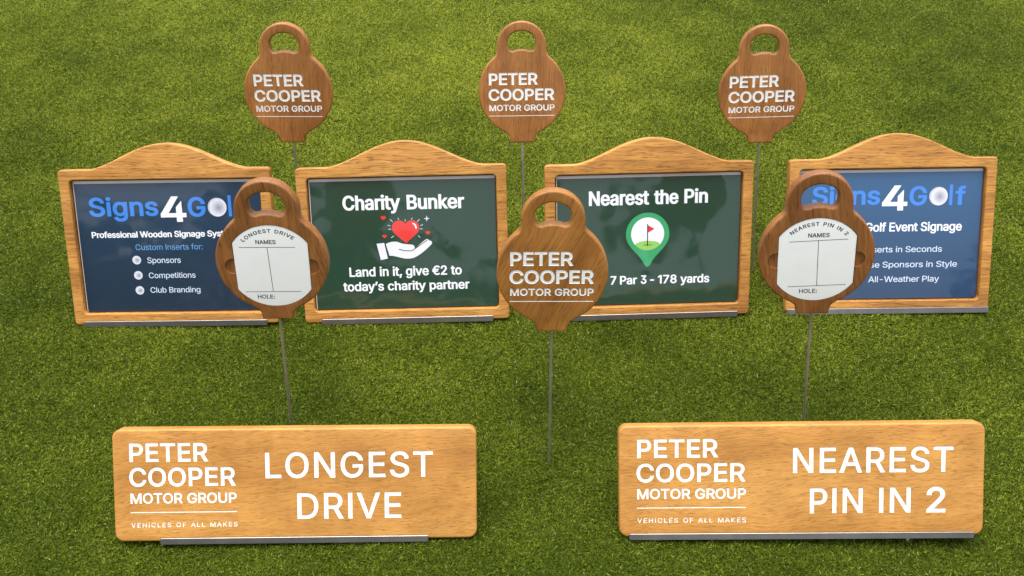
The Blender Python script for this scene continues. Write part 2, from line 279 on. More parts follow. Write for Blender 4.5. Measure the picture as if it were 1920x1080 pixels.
    'o': '816;436,-15 464,-12 516,0 541,9 587,32 608,47 646,81 664,100 693,143 706,167 727,219 735,247 745,305 748,336 745,433 735,492 727,520 706,572 693,596 664,640 646,659 608,693 587,707 541,731 516,740 464,752 436,755 379,755 352,752 300,740 275,731 230,707 208,693 170,659 153,640 123,596 110,572 89,520 81,492 71,433 68,401 68,336 71,305 81,247 89,219 110,167 123,143 153,100 170,81 208,47 230,32 275,9 300,0 352,-12 379,-15;387,92 331,104 315,111 285,130 248,167 238,181 213,231 201,268 191,327 191,411 197,451 220,525 248,572 272,598 315,629 331,636 387,648 428,648 485,636 501,629 531,610 568,572 579,557 604,507 615,470 626,410 626,327 620,287 596,213 568,167 545,141 501,111 485,104 448,94',
    'p': '834;224,-281 224,115 232,115 271,61 287,45 327,14 352,1 397,-12 477,-15 527,-7 550,-1 595,19 616,31 654,62 671,80 702,120 715,142 738,192 747,218 760,276 767,371 760,466 754,495 738,550 727,575 701,621 687,642 653,679 635,694 594,721 573,732 526,747 502,752 431,755 395,751 350,739 304,711 285,696 232,627 220,627 220,746 103,746 103,-281;414,93 362,104 318,128 305,138 271,177 253,209 234,264 222,349 222,396 234,480 253,534 271,565 304,603 317,614 361,637 395,645 452,648 471,645 521,630 550,612 586,576 596,562 621,513 633,476 643,416 643,328 637,287 613,212 586,165 562,140 520,111 471,95',
    'r': '509;224,0 224,466 225,495 236,534 262,578 280,597 313,618 364,636 392,640 478,634 478,754 419,756 382,754 331,739 315,731 272,700 250,675 227,631 219,631 219,746 103,746 103,0',
    's': '718;382,-16 450,-7 491,5 546,31 562,42 603,78 624,107 644,156 648,173 650,231 642,271 635,289 615,322 602,337 570,364 550,375 505,396 479,404 338,438 289,453 244,478 229,494 216,523 214,533 217,571 228,593 257,623 299,644 315,648 368,654 407,651 453,637 466,629 496,601 511,580 527,545 637,570 620,615 588,667 567,689 529,717 466,744 429,751 345,755 283,747 244,735 193,711 178,701 139,665 118,637 99,591 95,574 93,516 101,476 108,458 129,424 142,409 175,382 194,370 240,350 265,342 417,305 459,292 499,267 513,251 525,223 526,213 523,177 512,153 503,143 467,114 417,95 356,89 320,92 271,104 257,111 221,138 203,162 185,209 70,185 74,167 93,117 101,102 133,62 159,40 204,14 275,-9 315,-14',
    't': '447;13,746 13,643 401,643 401,746;129,158 137,112 145,92 167,57 181,42 215,17 235,8 279,-4 304,-7 377,-5 419,3 397,105 322,98 299,102 274,115 268,121 254,145 249,166 248,926 128,926',
    'u': '806;404,-7 426,-2 467,12 487,22 523,47 539,63 569,103 582,126 604,180 586,180 586,0 702,0 702,746 582,746 582,300 574,233 564,204 541,166 501,129 477,116 437,103 372,100 332,108 314,115 283,134 269,147 247,178 238,196 227,237 224,259 224,746 103,746 104,247 114,175 136,115 146,98 181,54 210,31 260,6 278,0 337,-9',
    'v': '765;445,0 730,746 599,746 421,247 362,41 404,41 351,228 166,746 34,746 319,0',
    'w': '1115;391,0 516,442 571,664 544,664 599,442 724,0 844,0 1071,746 944,746 812,266 769,81 791,81 750,267 622,746 495,746 365,265 324,81 344,81 302,269 171,746 44,746 270,0',
    'y': '765;127,-281 195,-285 236,-279 286,-261 308,-247 338,-221 372,-174 388,-146 730,746 600,746 440,305 398,171 361,41 404,41 351,228 166,746 34,746 319,-3 291,-84 275,-119 249,-152 235,-163 204,-175 178,-177 121,-168 93,-272',
    '’': '348;193,626 297,1000 160,1000 101,626',
    '€': '911;68,646 32,549 670,549 715,646;68,451 32,352 585,352 630,451;799,938 765,961 709,988 629,1009 587,1013 499,1008 468,1002 408,982 380,968 326,932 302,911 259,862 240,835 206,774 192,740 171,667 163,628 155,544 154,499 158,412 163,372 181,295 192,260 222,194 240,164 280,112 302,89 352,49 380,32 437,7 468,-2 532,-12 608,-11 670,-1 747,27 782,47 829,84 778,189 745,164 699,136 636,112 602,106 543,105 499,112 478,119 438,137 419,149 384,178 368,196 340,235 327,258 306,309 297,336 285,397 278,499 279,535 290,634 306,691 316,717 340,764 353,785 384,821 401,837 438,863 457,873 499,888 520,892 566,896 602,894 647,884 709,858 738,840 783,805 832,911',
}

def glyph(ch):
    p = GLYPHS[ch].split(';')
    return int(p[0]) / 1000, [np.array([[int(v) for v in q.split(',')] for q in l.split()], float) / 1000 for l in p[1:]]

def area(l):
    x, y = l[:, 0], l[:, 1]
    return 0.5 * np.sum(x * np.roll(y, -1) - np.roll(x, -1) * y)

def grow(l, dx, dy=None):
    """Push a closed counter-clockwise outline outwards (a clockwise one inwards)."""
    dy = dx if dy is None else dy
    e = np.roll(l, -1, 0) - l
    e = e / np.maximum(np.linalg.norm(e, axis=1, keepdims=True), 1e-9)
    n = np.stack([e[:, 1], -e[:, 0]], 1)
    s = n + np.roll(n, 1, 0)
    k = np.maximum(np.sum(s * n, 1, keepdims=True), 0.55)
    return l + s / k * np.array([dx, dy])

def text(s, x0, x1, yb, cap, bold=(0.0, 0.0), track=0.0, shear=0.0, x_scale=None, center=None):
    """Outlines of a line of letters from x0 to x1 on baseline yb with capitals `cap` tall (mm)."""
    pen, raw = 0.0, []
    for ch in s:
        if ch == ' ':
            pen += 0.40 + track*1.5
            continue
        adv, loops = glyph(ch)
        raw += [l + np.array([pen, 0]) for l in loops]
        pen += adv + track
    lo = min(l[:, 0].min() for l in raw); hi = max(l[:, 0].max() for l in raw)
    bx, by = bold
    sy = cap - 2 * by
    sx = (x1 - x0 - 2 * bx) / (hi - lo) if x1 is not None else (x_scale or sy)
    if center is not None:
        x0 = center - (hi - lo) * sx / 2 - bx
    out = []
    for l in raw:
        q = np.stack([(l[:, 0] - lo) * sx + x0 + bx, l[:, 1] * sy + yb + by], 1)
        q = grow(q, bx, by)
        q[:, 0] += shear * (q[:, 1] - yb)
        out.append(q)
    return out

def arc_text(s, cx, cy, r, a0, a1, cap, bold):
    """Letters standing on a circle, from angle a0 to a1 (degrees clockwise from the top)."""
    line = text(s, 0, None, 0, cap, bold, track=0.16)
    w = max(l[:, 0].max() for l in line)
    out = []
    for l in line:
        t = np.radians(a0 + (a1 - a0) * l[:, 0] / w)
        rr = r + l[:, 1]
        out.append(np.stack([cx + rr * np.sin(t), cy + rr * np.cos(t)], 1))
    return out

def circle(cx, cy, r, n=64, ry=None):
    a = np.linspace(0, 2 * np.pi, n, endpoint=False)
    return np.stack([cx + r * np.cos(a), cy + (ry or r) * np.sin(a)], 1)

def rect(x0, y0, x1, y1, r=0.0, n=8):
    if r <= 0:
        return np.array([(x0, y0), (x1, y0), (x1, y1), (x0, y1)], float)
    pts = []
    for cx, cy, a in ((x1 - r, y1 - r, 0), (x0 + r, y1 - r, 90), (x0 + r, y0 + r, 180), (x1 - r, y0 + r, 270)):
        for k in range(n + 1):
            t = math.radians(a + 90 * k / n)
            pts.append((cx + r * math.cos(t), cy + r * math.sin(t)))
    return np.array(pts)

def stroke(p, q, w):
    p, q = np.array(p, float), np.array(q, float)
    d = (q - p) / np.linalg.norm(q - p); n = np.array([-d[1], d[0]]) * w / 2
    return np.array([p - n, q - n, q + n, p + n])

def path(start, *segs, n=10):
    """Closed outline from lines (x, y) and cubic curves (c1, c2, end)."""
    pts = [np.array(start, float)]
    for s in segs:
        if not hasattr(s[0], '__len__'):
            pts.append(np.array(s, float)); continue
        p0 = pts[-1]; p1, p2, p3 = (np.array(v, float) for v in s)
        for k in range(1, n + 1):
            t = k / n; u = 1 - t
            pts.append(u ** 3 * p0 + 3 * u * u * t * p1 + 3 * u * t * t * p2 + t ** 3 * p3)
    if np.linalg.norm(pts[-1] - pts[0]) < 1e-6:
        pts.pop()
    l = np.array(pts)
    return l if area(l) > 0 else l[::-1]

def heart(cx, cy, w):
    """Heart of width w whose middle is (cx, cy)."""
    k = w / 44.0
    l = path((0, 5.6), ((2.5, 15), (22, 15), (22, 0)), ((22, -9), (9, -15), (0, -25)), ((-9, -15), (-22, -9), (-22, 0)), ((-22, 15), (-2.5, 15), (0, 5.6)), n=12)
    return l * k + np.array([cx, cy])

def winding(P, loops):
    w = np.zeros(len(P))
    for l in loops:
        a, b = l, np.roll(l, -1, 0)
        ax, ay, bx, by = a[:, 0], a[:, 1], b[:, 0], b[:, 1]
        px, py = P[:, 0:1], P[:, 1:2]
        side = (bx - ax) * (py - ay) - (px - ax) * (by - ay)
        w += np.sum((ay <= py) & (by > py) & (side > 0), 1)
        w -= np.sum((ay > py) & (by <= py) & (side < 0), 1)
    return w != 0

def planar(layers):
    """Triangulate all outlines of all layers together; per triangle the last layer it lies in (-1: outside)."""
    vs_, es_ = [], []
    for loops in layers:
        for l in loops:
            b = len(vs_)
            vs_ += [Vector((float(x), float(y))) for x, y in l]
            es_ += [(b + i, b + (i + 1) % len(l)) for i in range(len(l))]
    V, E, F, *_ = delaunay_2d_cdt(vs_, es_, [], 0, 1e-4)
    V = np.array([(v.x, v.y) for v in V]); F = np.array(F)
    C = V[F].mean(1)
    lab = np.full(len(F), -1)
    for k, loops in enumerate(layers):
        lab[winding(C, loops)] = k
    return V, F, lab

def link(name, bm, mats, parent=None, smooth=None):
    bmesh.ops.remove_doubles(bm, verts=bm.verts, dist=1e-6)
    bmesh.ops.recalc_face_normals(bm, faces=bm.faces)
    me = bpy.data.meshes.new(name)
    if smooth is not None:
        for f in bm.faces:
            f.smooth = True
        for e in bm.edges:
            if len(e.link_faces) == 2 and e.calc_face_angle(0) > math.radians(smooth):
                e.smooth = False
    bm.to_mesh(me); bm.free()
    for m in (mats if isinstance(mats, (list, tuple)) else [mats]):
        me.materials.append(m)
    o = bpy.data.objects.new(name, me)
    col.objects.link(o)
    if parent is not None:
        o.parent = parent
    return o

def thing(name, label, cat, loc, rot, group=None):
    o = bpy.data.objects.new(name, None)
    o.empty_display_size = 0.05
    col.objects.link(o)
    o.matrix_world = Matrix.Translation(Vector(loc)) @ rot.to_4x4()
    o['label'] = label; o['category'] = cat
    if group:
        o['group'] = group
    return o

def pose(yaw, lean, roll):
    """Local x right, y up the board, z out of its face: turned about the vertical, leaned back, rolled in its plane."""
    return (Matrix.Rotation(yaw, 3, 'Z') @ Matrix.Rotation(-lean, 3, 'X')
            @ Matrix.Rotation(math.pi / 2, 3, 'X') @ Matrix.Rotation(roll, 3, 'Z'))

MM = 0.001

def slab(outer, holes, T, r, rb, pockets=(), depth=1.2):
    """Board with rounded edges; face at z=0, back at z=-T.  `pockets`: outlines cut `depth` deep into the face.
    Returns (board bmesh, bmesh of the pockets' walls and floors)."""
    bm = bmesh.new(); pk = bmesh.new()
    loops = [outer if area(outer) > 0 else outer[::-1]] + [h[::-1] if area(h) > 0 else h for h in holes]
    prof = [(rb, -T), (rb * 0.3, -T + rb * 0.3), (0, -T + rb)]
    nr = 6
    for k in range(nr + 1):
        a = math.pi / 2 * k / nr
        prof.append((r - r * math.cos(a), -r + r * math.sin(a)))
    for l in loops:
        rings = []
        for ins, z in prof:
            q = grow(l, -ins)
            rings.append([bm.verts.new((x * MM, y * MM, z * MM)) for x, y in q])
        for A, B in zip(rings, rings[1:]):
            n = len(A)
            for i in range(n):
                j = (i + 1) % n
                bm.faces.new((A[i], A[j], B[j], B[i]))
    front = [grow(l, -r) for l in loops]
    V, F, lab = planar([front, list(pockets)] if pockets else [front])
    vv = [bm.verts.new((x * MM, y * MM, 0)) for x, y in V]
    inside = winding(V[F].mean(1), front)
    for f, k, ok in zip(F, lab, inside):
        if k == 0 and ok:
            bm.faces.new([vv[i] for i in f])
    if pockets:
        lo = {}; hi = {}
        cnt = {}
        for f, k in zip(F, lab):
            if k == 1:
                for i in f:
                    if i not in lo:
                        lo[i] = pk.verts.new((V[i][0] * MM, V[i][1] * MM, -depth * MM))
                pk.faces.new([lo[i] for i in f])
                for a, b in ((f[0], f[1]), (f[1], f[2]), (f[2], f[0])):
                    cnt.setdefault((min(a, b), max(a, b)), []).append((a, b))
        for (a, b), use in cnt.items():
            if len(use) == 1:
                for i in (a, b):
                    if i not in hi:
                        hi[i] = pk.verts.new((V[i][0] * MM, V[i][1] * MM, 0))
                pk.faces.new((lo[a], lo[b], hi[b], hi[a]))
    back = [grow(l, -rb) for l in loops]
    V, F, lab = planar([back])
    vv = [bm.verts.new((x * MM, y * MM, -T * MM)) for x, y in V]
    for f, k in zip(F, lab):
        if k == 0:
            bm.faces.new([vv[i] for i in f][::-1])
    return bm, pk

def sheet(name, layers, mats, z, parent):
    """One flat printed sheet: every triangle takes the ink of the topmost layer it lies in."""
    V, F, lab = planar(layers)
    me = bpy.data.meshes.new(name)
    keep = lab >= 0
    me.from_pydata([(x * MM, y * MM, z * MM) for x, y in V], [], [tuple(map(int, f)) for f in F[keep]])
    for m in mats:
        me.materials.append(m)
    me.polygons.foreach_set('material_index', lab[keep].astype(np.int32))
    me.update()
    o = bpy.data.objects.new(name, me)
    col.objects.link(o)
    o.parent = parent
    return o

def box(bm, x0, y0, z0, x1, y1, z1, bev=0.0):
    g = bmesh.ops.create_cube(bm, size=1.0)
    for v in g['verts']:
        v.co = Vector(((x0 + x1) / 2 + v.co.x * (x1 - x0), (y0 + y1) / 2 + v.co.y * (y1 - y0), (z0 + z1) / 2 + v.co.z * (z1 - z0))) * MM
    if bev:
        es = list({e for v in g['verts'] for e in v.link_edges})
        bmesh.ops.bevel(bm, geom=es, offset=bev * MM, segments=2, affect='EDGES')

def rod(bm, x, z, y0, y1, r, tip=0.0, n=20):
    """Round bar along local y from y0 up to y1 (mm), pointed at y0 when tip > 0."""
    prof = [(y0, 0.0), (y0 + tip, r)] if tip else [(y0, 0.0), (y0, r)]
    prof += [(y1, r), (y1, 0.0)]
    rings = []
    for y, rr in prof:
        rings.append([bm.verts.new(((x + max(rr, 1e-3) * math.cos(t)) * MM, y * MM, (z + max(rr, 1e-3) * math.sin(t)) * MM))
                      for t in (2 * math.pi * k / n for k in range(n))])
    for A, B in zip(rings, rings[1:]):
        for i in range(n):
            j = (i + 1) % n
            bm.faces.new((A[i], A[j], B[j], B[i]))

def rail(x0, x1, y0, y1, T):
    """Bent metal channel gripping the bottom edge of a board: front lip, floor, short back lip."""
    bm = bmesh.new()
    t = 2.4
    prof = [(0.35, y1), (0.35 + t, y1), (0.35 + t, y0 - t), (-T - t - 0.35, y0 - t), (-T - t - 0.35, y1 - 1), (-T - 0.35, y1 - 1), (-T - 0.35, y0), (0.35, y0)]
    ends = []
    for x in (x0, x1):
        ends.append([bm.verts.new((x * MM, y * MM, z * MM)) for z, y in prof])
    n = len(prof)
    for i in range(n):
        j = (i + 1) % n
        bm.faces.new((ends[0][i], ends[0][j], ends[1][j], ends[1][i]))
    for e in ends:
        for q in ((0, 1, 2, 7), (7, 2, 3, 6), (6, 3, 4, 5)):
            bm.faces.new([e[i] for i in q])
    bmesh.ops.recalc_face_normals(bm, faces=bm.faces)
    es = [e for e in bm.edges if len(e.link_faces) == 2 and e.calc_face_angle(0) > 1.0]
    bmesh.ops.bevel(bm, geom=es, offset=0.9 * MM, segments=3, affect='EDGES')
    return bm

# ------------------------------------------------------------------ colours
OAK = wood('honey_oak', s2l(140, 94, 40), s2l(190, 134, 63), s2l(212, 160, 86), 0, 0.5, 0.7, 0.5, 0.8)
IROKO = wood('golden_hardwood', s2l(160, 108, 48), s2l(190, 136, 66), s2l(202, 152, 82), 3, 0.45, 0.6, 1.2, 0.2, 1.7)
TEAK = wood('russet_hardwood', s2l(128, 82, 38), s2l(168, 112, 58), s2l(194, 138, 76), 86, 0.42, 0.5, 0.8, 0.5, 1.3)
TEAK_DARK = wood('brown_hardwood', s2l(104, 64, 32), s2l(144, 93, 48), s2l(168, 116, 64), 98, 0.42, 0.5, 0.8, 0.7)
TEAK_GOLD = wood('golden_brown_hardwood', s2l(122, 76, 32), s2l(162, 108, 49), s2l(188, 134, 68), 64, 0.42, 0.5, 1.0, 0.45, 1.3)
WHITE = paint('white_router_paint', (0.90, 0.90, 0.87, 1), 0.45, 0.06, 320)
PLATE = paint('white_score_plate', (0.90, 0.90, 0.87, 1), 0.35, 0.012, 40)
INK = paint('dark_grey_ink', (0.035, 0.035, 0.04, 1), 0.45, 0.05)
RAIL = metal('brushed_aluminium', (0.33, 0.305, 0.27, 1), 0.32)
STEEL = metal('weathered_steel', (0.62, 0.58, 0.49, 1), 0.5)
RABBET = paint('shadow_gap_wood', s2l(84, 46, 22), 0.6, 0.1, 90)  # wood behind the insert, coloured dark to paint a shadow gap round it
BACKING = printed('plastic_margin_reflection', s2l(205, 188, 178))  # pale pink paints the frame's reflection in the clear pocket margin

NAVY = printed('navy_print', s2l(1, 32, 54), s2l(2, 45, 72))
BLUE_SKYLIT = printed('sky_lightened_blue_print', s2l(2, 48, 84), s2l(26, 80, 124))  # navy made lighter, most at the top: sky reflection painted into the base
SKY_INK = printed('light_blue_print', s2l(48, 124, 216))
DIM_INK = printed('steel_blue_print', s2l(92, 150, 205))
WHITE_INK = printed('white_print', s2l(236, 238, 244))
PALE_INK = printed('pale_blue_print', s2l(206, 218, 236))
GREEN = printed('bottle_green_print', s2l(12, 54, 32))
RED_INK = printed('red_print', s2l(224, 44, 34))
RED_DEEP = printed('deep_red_print', s2l(205, 34, 30))
HAND_INK = printed('white_hand_print', s2l(228, 228, 240))
PIN_INK = printed('mint_green_print', s2l(52, 158, 100))
HILL_INK = printed('lime_print', s2l(146, 200, 96))
HOLE_INK = printed('grass_green_print', s2l(108, 172, 72))
POLE_INK = printed('charcoal_print', s2l(44, 42, 48))
FLAG_INK = printed('crimson_print', s2l(216, 44, 66))
BALL_A = ball_print('golf_ball_print', [(77.8, 187.7, 14.9), (-58.9, 104.5, 7.0), (-58.8, 79.6, 7.0), (-58.8, 54.8, 7.0)])

# ------------------------------------------------------------------ ground
SOIL_Z = -0.0020
bm = bmesh.new()
bmesh.ops.create_grid(bm, x_segments=60, y_segments=60, size=60)
for v in bm.verts:
    v.co.z = SOIL_Z
gm, N, L, P = new_mat('turf_floor')
tc = N.new('ShaderNodeTexCoord')
n1 = noise(N, L, tc.outputs['Object'], 260, 4, 0.7)
n2 = noise(N, L, tc.outputs['Object'], 3.5, 4, 0.6)
r1 = ramp(N, [(0.3, s2l(26, 36, 10)), (0.7, s2l(60, 74, 20))])
r2 = ramp(N, [(0.3, (0.85, 0.9, 0.8, 1)), (0.7, (1.15, 1.1, 1.0, 1))])
L.new(n1, r1.inputs[0]); L.new(n2, r2.inputs[0])
L.new(mix(N, L, r1.outputs[0], r2.outputs[0], 1.0, 'MULTIPLY'), P.inputs['Base Color'])
P.inputs['Roughness'].default_value = 1.0
P.inputs['Specular IOR Level'].default_value = 0.05
ground = link('ground', bm, gm)
ground['kind'] = 'structure'
ground['label'] = 'closely mown green turf under all the signs'

def blades():
    """Every blade of the mown turf: a short, bent, tapering leaf of two triangles."""
    y0, y1 = 0.42, 3.2
    cand = 7_800_000
    y = y0 + (y1 - y0) * rng.random(cand)
    hw = 0.36 + 0.50 * y
    x = (rng.random(cand) * 2 - 1) * 1.96
    dens = np.clip(1.20 - 0.34 * y, 0.30, 1.0)
    k = (np.abs(x) < hw) & (rng.random(cand) < dens)
    x, y = x[k], y[k]
    n = len(x)
    def field(sx, seed, m=9):
        r = np.random.default_rng(seed)
        f = np.zeros(n)
        for _ in range(m):
            a = r.random() * 6.283; w = sx * (0.6 + 0.9 * r.random())
            f += np.sin((x * np.cos(a) + y * np.sin(a)) * w + r.random() * 6.283)
        return f / math.sqrt(m / 2)
    clump = field(1150, 1, 12); tuft = field(260, 8); swirl = field(60, 2) * 1.2 + field(300, 9, 12) * 1.5
    patch = field(3.2, 3) * 0.6 + field(11, 4) * 0.35 + field(40, 6) * 0.3
    az = swirl + rng.normal(0, 1.2, n)
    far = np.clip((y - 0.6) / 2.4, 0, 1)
    ln = (0.0036 + 0.0023 * rng.random(n)) * (1 + 0.30 * np.clip(clump, -1.6, 1.6) + 0.10 * tuft)
    w = (0.0007 + 0.0005 * rng.random(n)) * (1 + 0.60 * far)
    t1 = np.radians(rng.uniform(0, 50, n)); t2 = np.radians(rng.uniform(35, 100, n))
    dx, dy = np.cos(az), np.sin(az)
    tw = rng.normal(0, 0.8, n)
    b = np.stack([x, y, np.full(n, SOIL_Z - 0.0005)], 1)
    m_ = b + np.stack([dx * np.sin(t1), dy * np.sin(t1), np.cos(t1)], 1) * (ln * 0.55)[:, None]
    t_ = m_ + np.stack([dx * np.sin(t2), dy * np.sin(t2), np.cos(t2)], 1) * (ln * 0.6)[:, None]
    s1 = np.stack([-dy * w / 2 * np.cos(tw), dx * w / 2 * np.cos(tw), np.sin(tw) * w / 2], 1)
    V = np.stack([b, m_ - s1, m_ + s1, t_], 1).reshape(-1, 3)
    base = np.arange(n)[:, None] * 4
    T = (base[:, None] + np.array([[0, 2, 1], [1, 2, 3]])[None]).reshape(-1)
    me = bpy.data.meshes.new('grass')
    me.vertices.add(n * 4); me.vertices.foreach_set('co', V.astype(np.float32).ravel())
    nt = n * 2
    me.loops.add(nt * 3); me.loops.foreach_set('vertex_index', T.astype(np.int32))
    me.polygons.add(nt)
    me.polygons.foreach_set('loop_start', np.arange(0, nt * 3, 3, dtype=np.int32))
    # the colour of each blade: dark living green, yellow green, pale leaf backs, a little dry straw
    u = np.clip(0.42 + 0.24 * rng.normal(0, 1, n) + 0.16 * patch + 0.40 * far - 0.08, 0, 1)[:, None]  # far term paints the brighter sheen of distant turf into blade colour
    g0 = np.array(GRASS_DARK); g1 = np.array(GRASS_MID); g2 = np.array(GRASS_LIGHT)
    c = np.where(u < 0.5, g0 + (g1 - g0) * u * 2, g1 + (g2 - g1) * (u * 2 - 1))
    dry = rng.random(n) < 0.012 + 0.008 * np.clip(patch, 0, 2)
    c[dry] = np.array(GRASS_DRY) * rng.uniform(0.5, 1.0, (dry.sum(), 1))
    C = np.ones((n, 4, 4), np.float32)
    C[:, :, :3] = c[:, None, :]
    ca = me.color_attributes.new('blade', 'FLOAT_COLOR', 'POINT')
    ca.data.foreach_set('color', C.ravel())
    me.update(calc_edges=True)
    return me

GRASS_DARK, GRASS_MID, GRASS_LIGHT, GRASS_DRY = (0.040, 0.067, 0.005), (0.120, 0.163, 0.011), (0.330, 0.370, 0.035), (0.46, 0.40, 0.18)
bm_, N, L, P = new_mat('grass_blade')
at = N.new('ShaderNodeAttribute'); at.attribute_name = 'blade'
L.new(at.outputs['Color'], P.inputs['Base Color'])
P.inputs['Roughness'].default_value = 0.5
P.inputs['Specular IOR Level'].default_value = 0.1
tr = N.new('ShaderNodeBsdfTranslucent'); L.new(at.outputs['Color'], tr.inputs['Color'])
ms = N.new('ShaderNodeMixShader'); ms.inputs[0].default_value = 0.2
L.new(P.outputs[0], ms.inputs[1]); L.new(tr.outputs[0], ms.inputs[2])
L.new(ms.outputs[0], N['Material Output'].inputs['Surface'])
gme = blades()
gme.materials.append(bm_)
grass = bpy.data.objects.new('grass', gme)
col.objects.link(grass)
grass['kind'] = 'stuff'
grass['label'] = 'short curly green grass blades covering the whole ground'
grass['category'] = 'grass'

# ------------------------------------------------------------------ trees across the fairway behind the photographer (seen in the glossy inserts)
def tree_belt():
    V, T = [], []
    trees = [(13, -21, 8.8, 2.2), (16.5, -20, 9.4, 2.6), (-17, -17, 6.6, 2.6), (-13.5, -19, 7.4, 3.0), (-10.5, -18, 6.3, 1.8), (-7, -20, 7.6, 2.8), (-4, -19, 6.8, 2.2), (-1, -21, 6.0, 1.9),
             (1.4, -19, 5.0, 1.6), (4.7, -18, 6.8, 0.75), (8.5, -21, 3.4, 2.0), (10.5, -21, 7.2, 1.2), (-20, -20, 6, 3), (-26, -17, 6.8, 3), (18, -20, 6.8, 3)]
    r = np.random.default_rng(5)
    vb = 0
    for (x, y, h, cr) in trees:
        n = 2600
        a = r.random(n) * 6.283; q = r.random(n) ** 0.4
        zt = r.random(n); low = 0.74 if cr < 1.0 else 0.30
        lob = 1 + 0.25 * np.sin(3 * a + x) + 0.2 * np.sin(7 * zt * 3 + x)
        rad = cr * np.sin(np.pi * np.clip(zt * 0.85 + 0.1, 0, 1)) ** 0.7 * q * lob
        p = np.stack([x + rad * np.cos(a), y + rad * np.sin(a), h * (low + (1 - low) * zt)], 1)
        d = r.normal(0, 0.09 if cr < 1.0 else 0.20, (n, 3, 3))
        v = (p[:, None] + d).reshape(-1, 3)
        V.append(v); T.append(np.arange(n * 3).reshape(-1, 3) + vb); vb += n * 3
        k = 8
        ring = lambda rr, z: np.array([(x + rr * math.cos(6.283 * i / k), y + rr * math.sin(6.283 * i / k), z) for i in range(k)])
        V.append(np.concatenate([ring(0.20, SOIL_Z - 0.1), ring(0.10, h * 0.55)]))
        T.append(np.array([f for i in range(k) for f in ((vb + i, vb + (i + 1) % k, vb + k + (i + 1) % k), (vb + i, vb + k + (i + 1) % k, vb + k + i))]))
        vb += 2 * k
    # hedge along the foot
    n = 9000
    p = np.stack([r.uniform(-34, 30, n), r.uniform(-23, -21, n), 3.2 * r.random(n) ** 0.8], 1)
    V.append((p[:, None] + r.normal(0, 0.25, (n, 3, 3))).reshape(-1, 3)); T.append(np.arange(n * 3).reshape(-1, 3) + vb)
    me = bpy.data.meshes.new('tree_belt')
    me.from_pydata(np.concatenate(V).tolist(), [], np.concatenate(T).tolist())
    m, N, L, P = new_mat('dark_leaves')
    tc = N.new('ShaderNodeTexCoord')
    rr = ramp(N, [(0.3, (0.025, 0.04, 0.012, 1)), (0.7, (0.06, 0.085, 0.022, 1))])
    L.new(noise(N, L, tc.outputs['Object'], 1.5, 3), rr.inputs[0]); L.new(rr.outputs[0], P.inputs['Base Color'])
    P.inputs['Roughness'].default_value = 0.7
    me.materials.append(m)
    o = bpy.data.objects.new('tree_belt', me)
    col.objects.link(o)
    o['kind'] = 'stuff'; o['label'] = 'dark trees reflected in the glossy sign inserts'; o['category'] = 'trees'
tree_belt()

# ------------------------------------------------------------------ framed insert signs
def frame_outline(W=332.0, H=250.0, peak=39.5, hw=125.0, cx=6.0):
    pts = []
    rc = 6.0
    for k in range(9):
        t = math.radians(270 + 90 * k / 8)
        pts.append((W / 2 - rc + rc * math.cos(t), rc + rc * math.sin(t)))
    for k in range(9):
        t = math.radians(90 * k / 8)
        pts.append((W / 2 - rc + rc * math.cos(t), H - rc + rc * math.sin(t)))
    for k in range(61):
        x = hw - 2 * hw * k / 60
        pts.append((cx + x, H + peak * max(0.0, 0.5 * (1 + math.cos(math.pi * x / hw))) ** 0.8))
    for k in range(9):
        t = math.radians(90 + 90 * k / 8)
        pts.append((-W / 2 + rc + rc * math.cos(t), H - rc + rc * math.sin(t)))
    for k in range(9):
        t = math.radians(180 + 90 * k / 8)
        pts.append((-W / 2 + rc + rc * math.cos(t), rc + rc * math.sin(t)))
    return np.array(pts)

FRAME_T = 18.0
def framed_sign(label, xy, ang, layers, mats, rail_x):
    t = thing('framed_sign', label, 'sign', (xy[0], xy[1], 0.004), pose(*ang), 'framed insert signs standing on the turf')
    bm, _ = slab(frame_outline(), [rect(-149.5, 18.5, 149.5, 233.5, 6.5)], FRAME_T, 2.4, 1.5)
    link('frame', bm, OAK, t, 32)
    bm = bmesh.new(); box(bm, -149.2, 18.8, -13, 149.2, 233.2, -9.0)
    link('backing_panel', bm, RABBET, t)
    sheet('insert', [[POCKET]] + layers, [BACKING] + mats, -8.0, t)
    link('base_rail', rail(rail_x[0], rail_x[1], -1.0, 6.5, FRAME_T), RAIL, t)
    for x in (-95, 95):
        bm = bmesh.new(); rod(bm, x, -14.0, -95, -2.8, 3.0, 14)
        link('ground_spike', bm, STEEL, t, 40)
    return t

POCKET = rect(-147.4, 20.6, 147.4, 231.8, 1.5)
PAPER = rect(-146.2, 20.61, 147.39, 227.4)
def logo(extra):
    sg = text('Signs', -126, -16.2, 175.3, 30, (1.3, 1.0))
    four = [np.array([(-12.8, 172.6), (28.0, 172.6), (28.0, 179.3), (-12.8, 179.3)]),
            np.array([(-12.8, 178.0), (-1.0, 178.0), (17.2, 205.8), (6.2, 205.8)]),
            np.array([(12.2, 165.3), (21.6, 165.3), (21.6, 199.0), (12.2, 188.5)])]
    g = text('G', 31.0, 59.2, 173.2, 31, (1.4, 1.0))
    lf = [rect(95.4, 173.0, 100.4, 206.2)] + text('f', 105.2, 121.6, 173.0, 30, (1.5, 0.9))
    return sg, four, g + lf

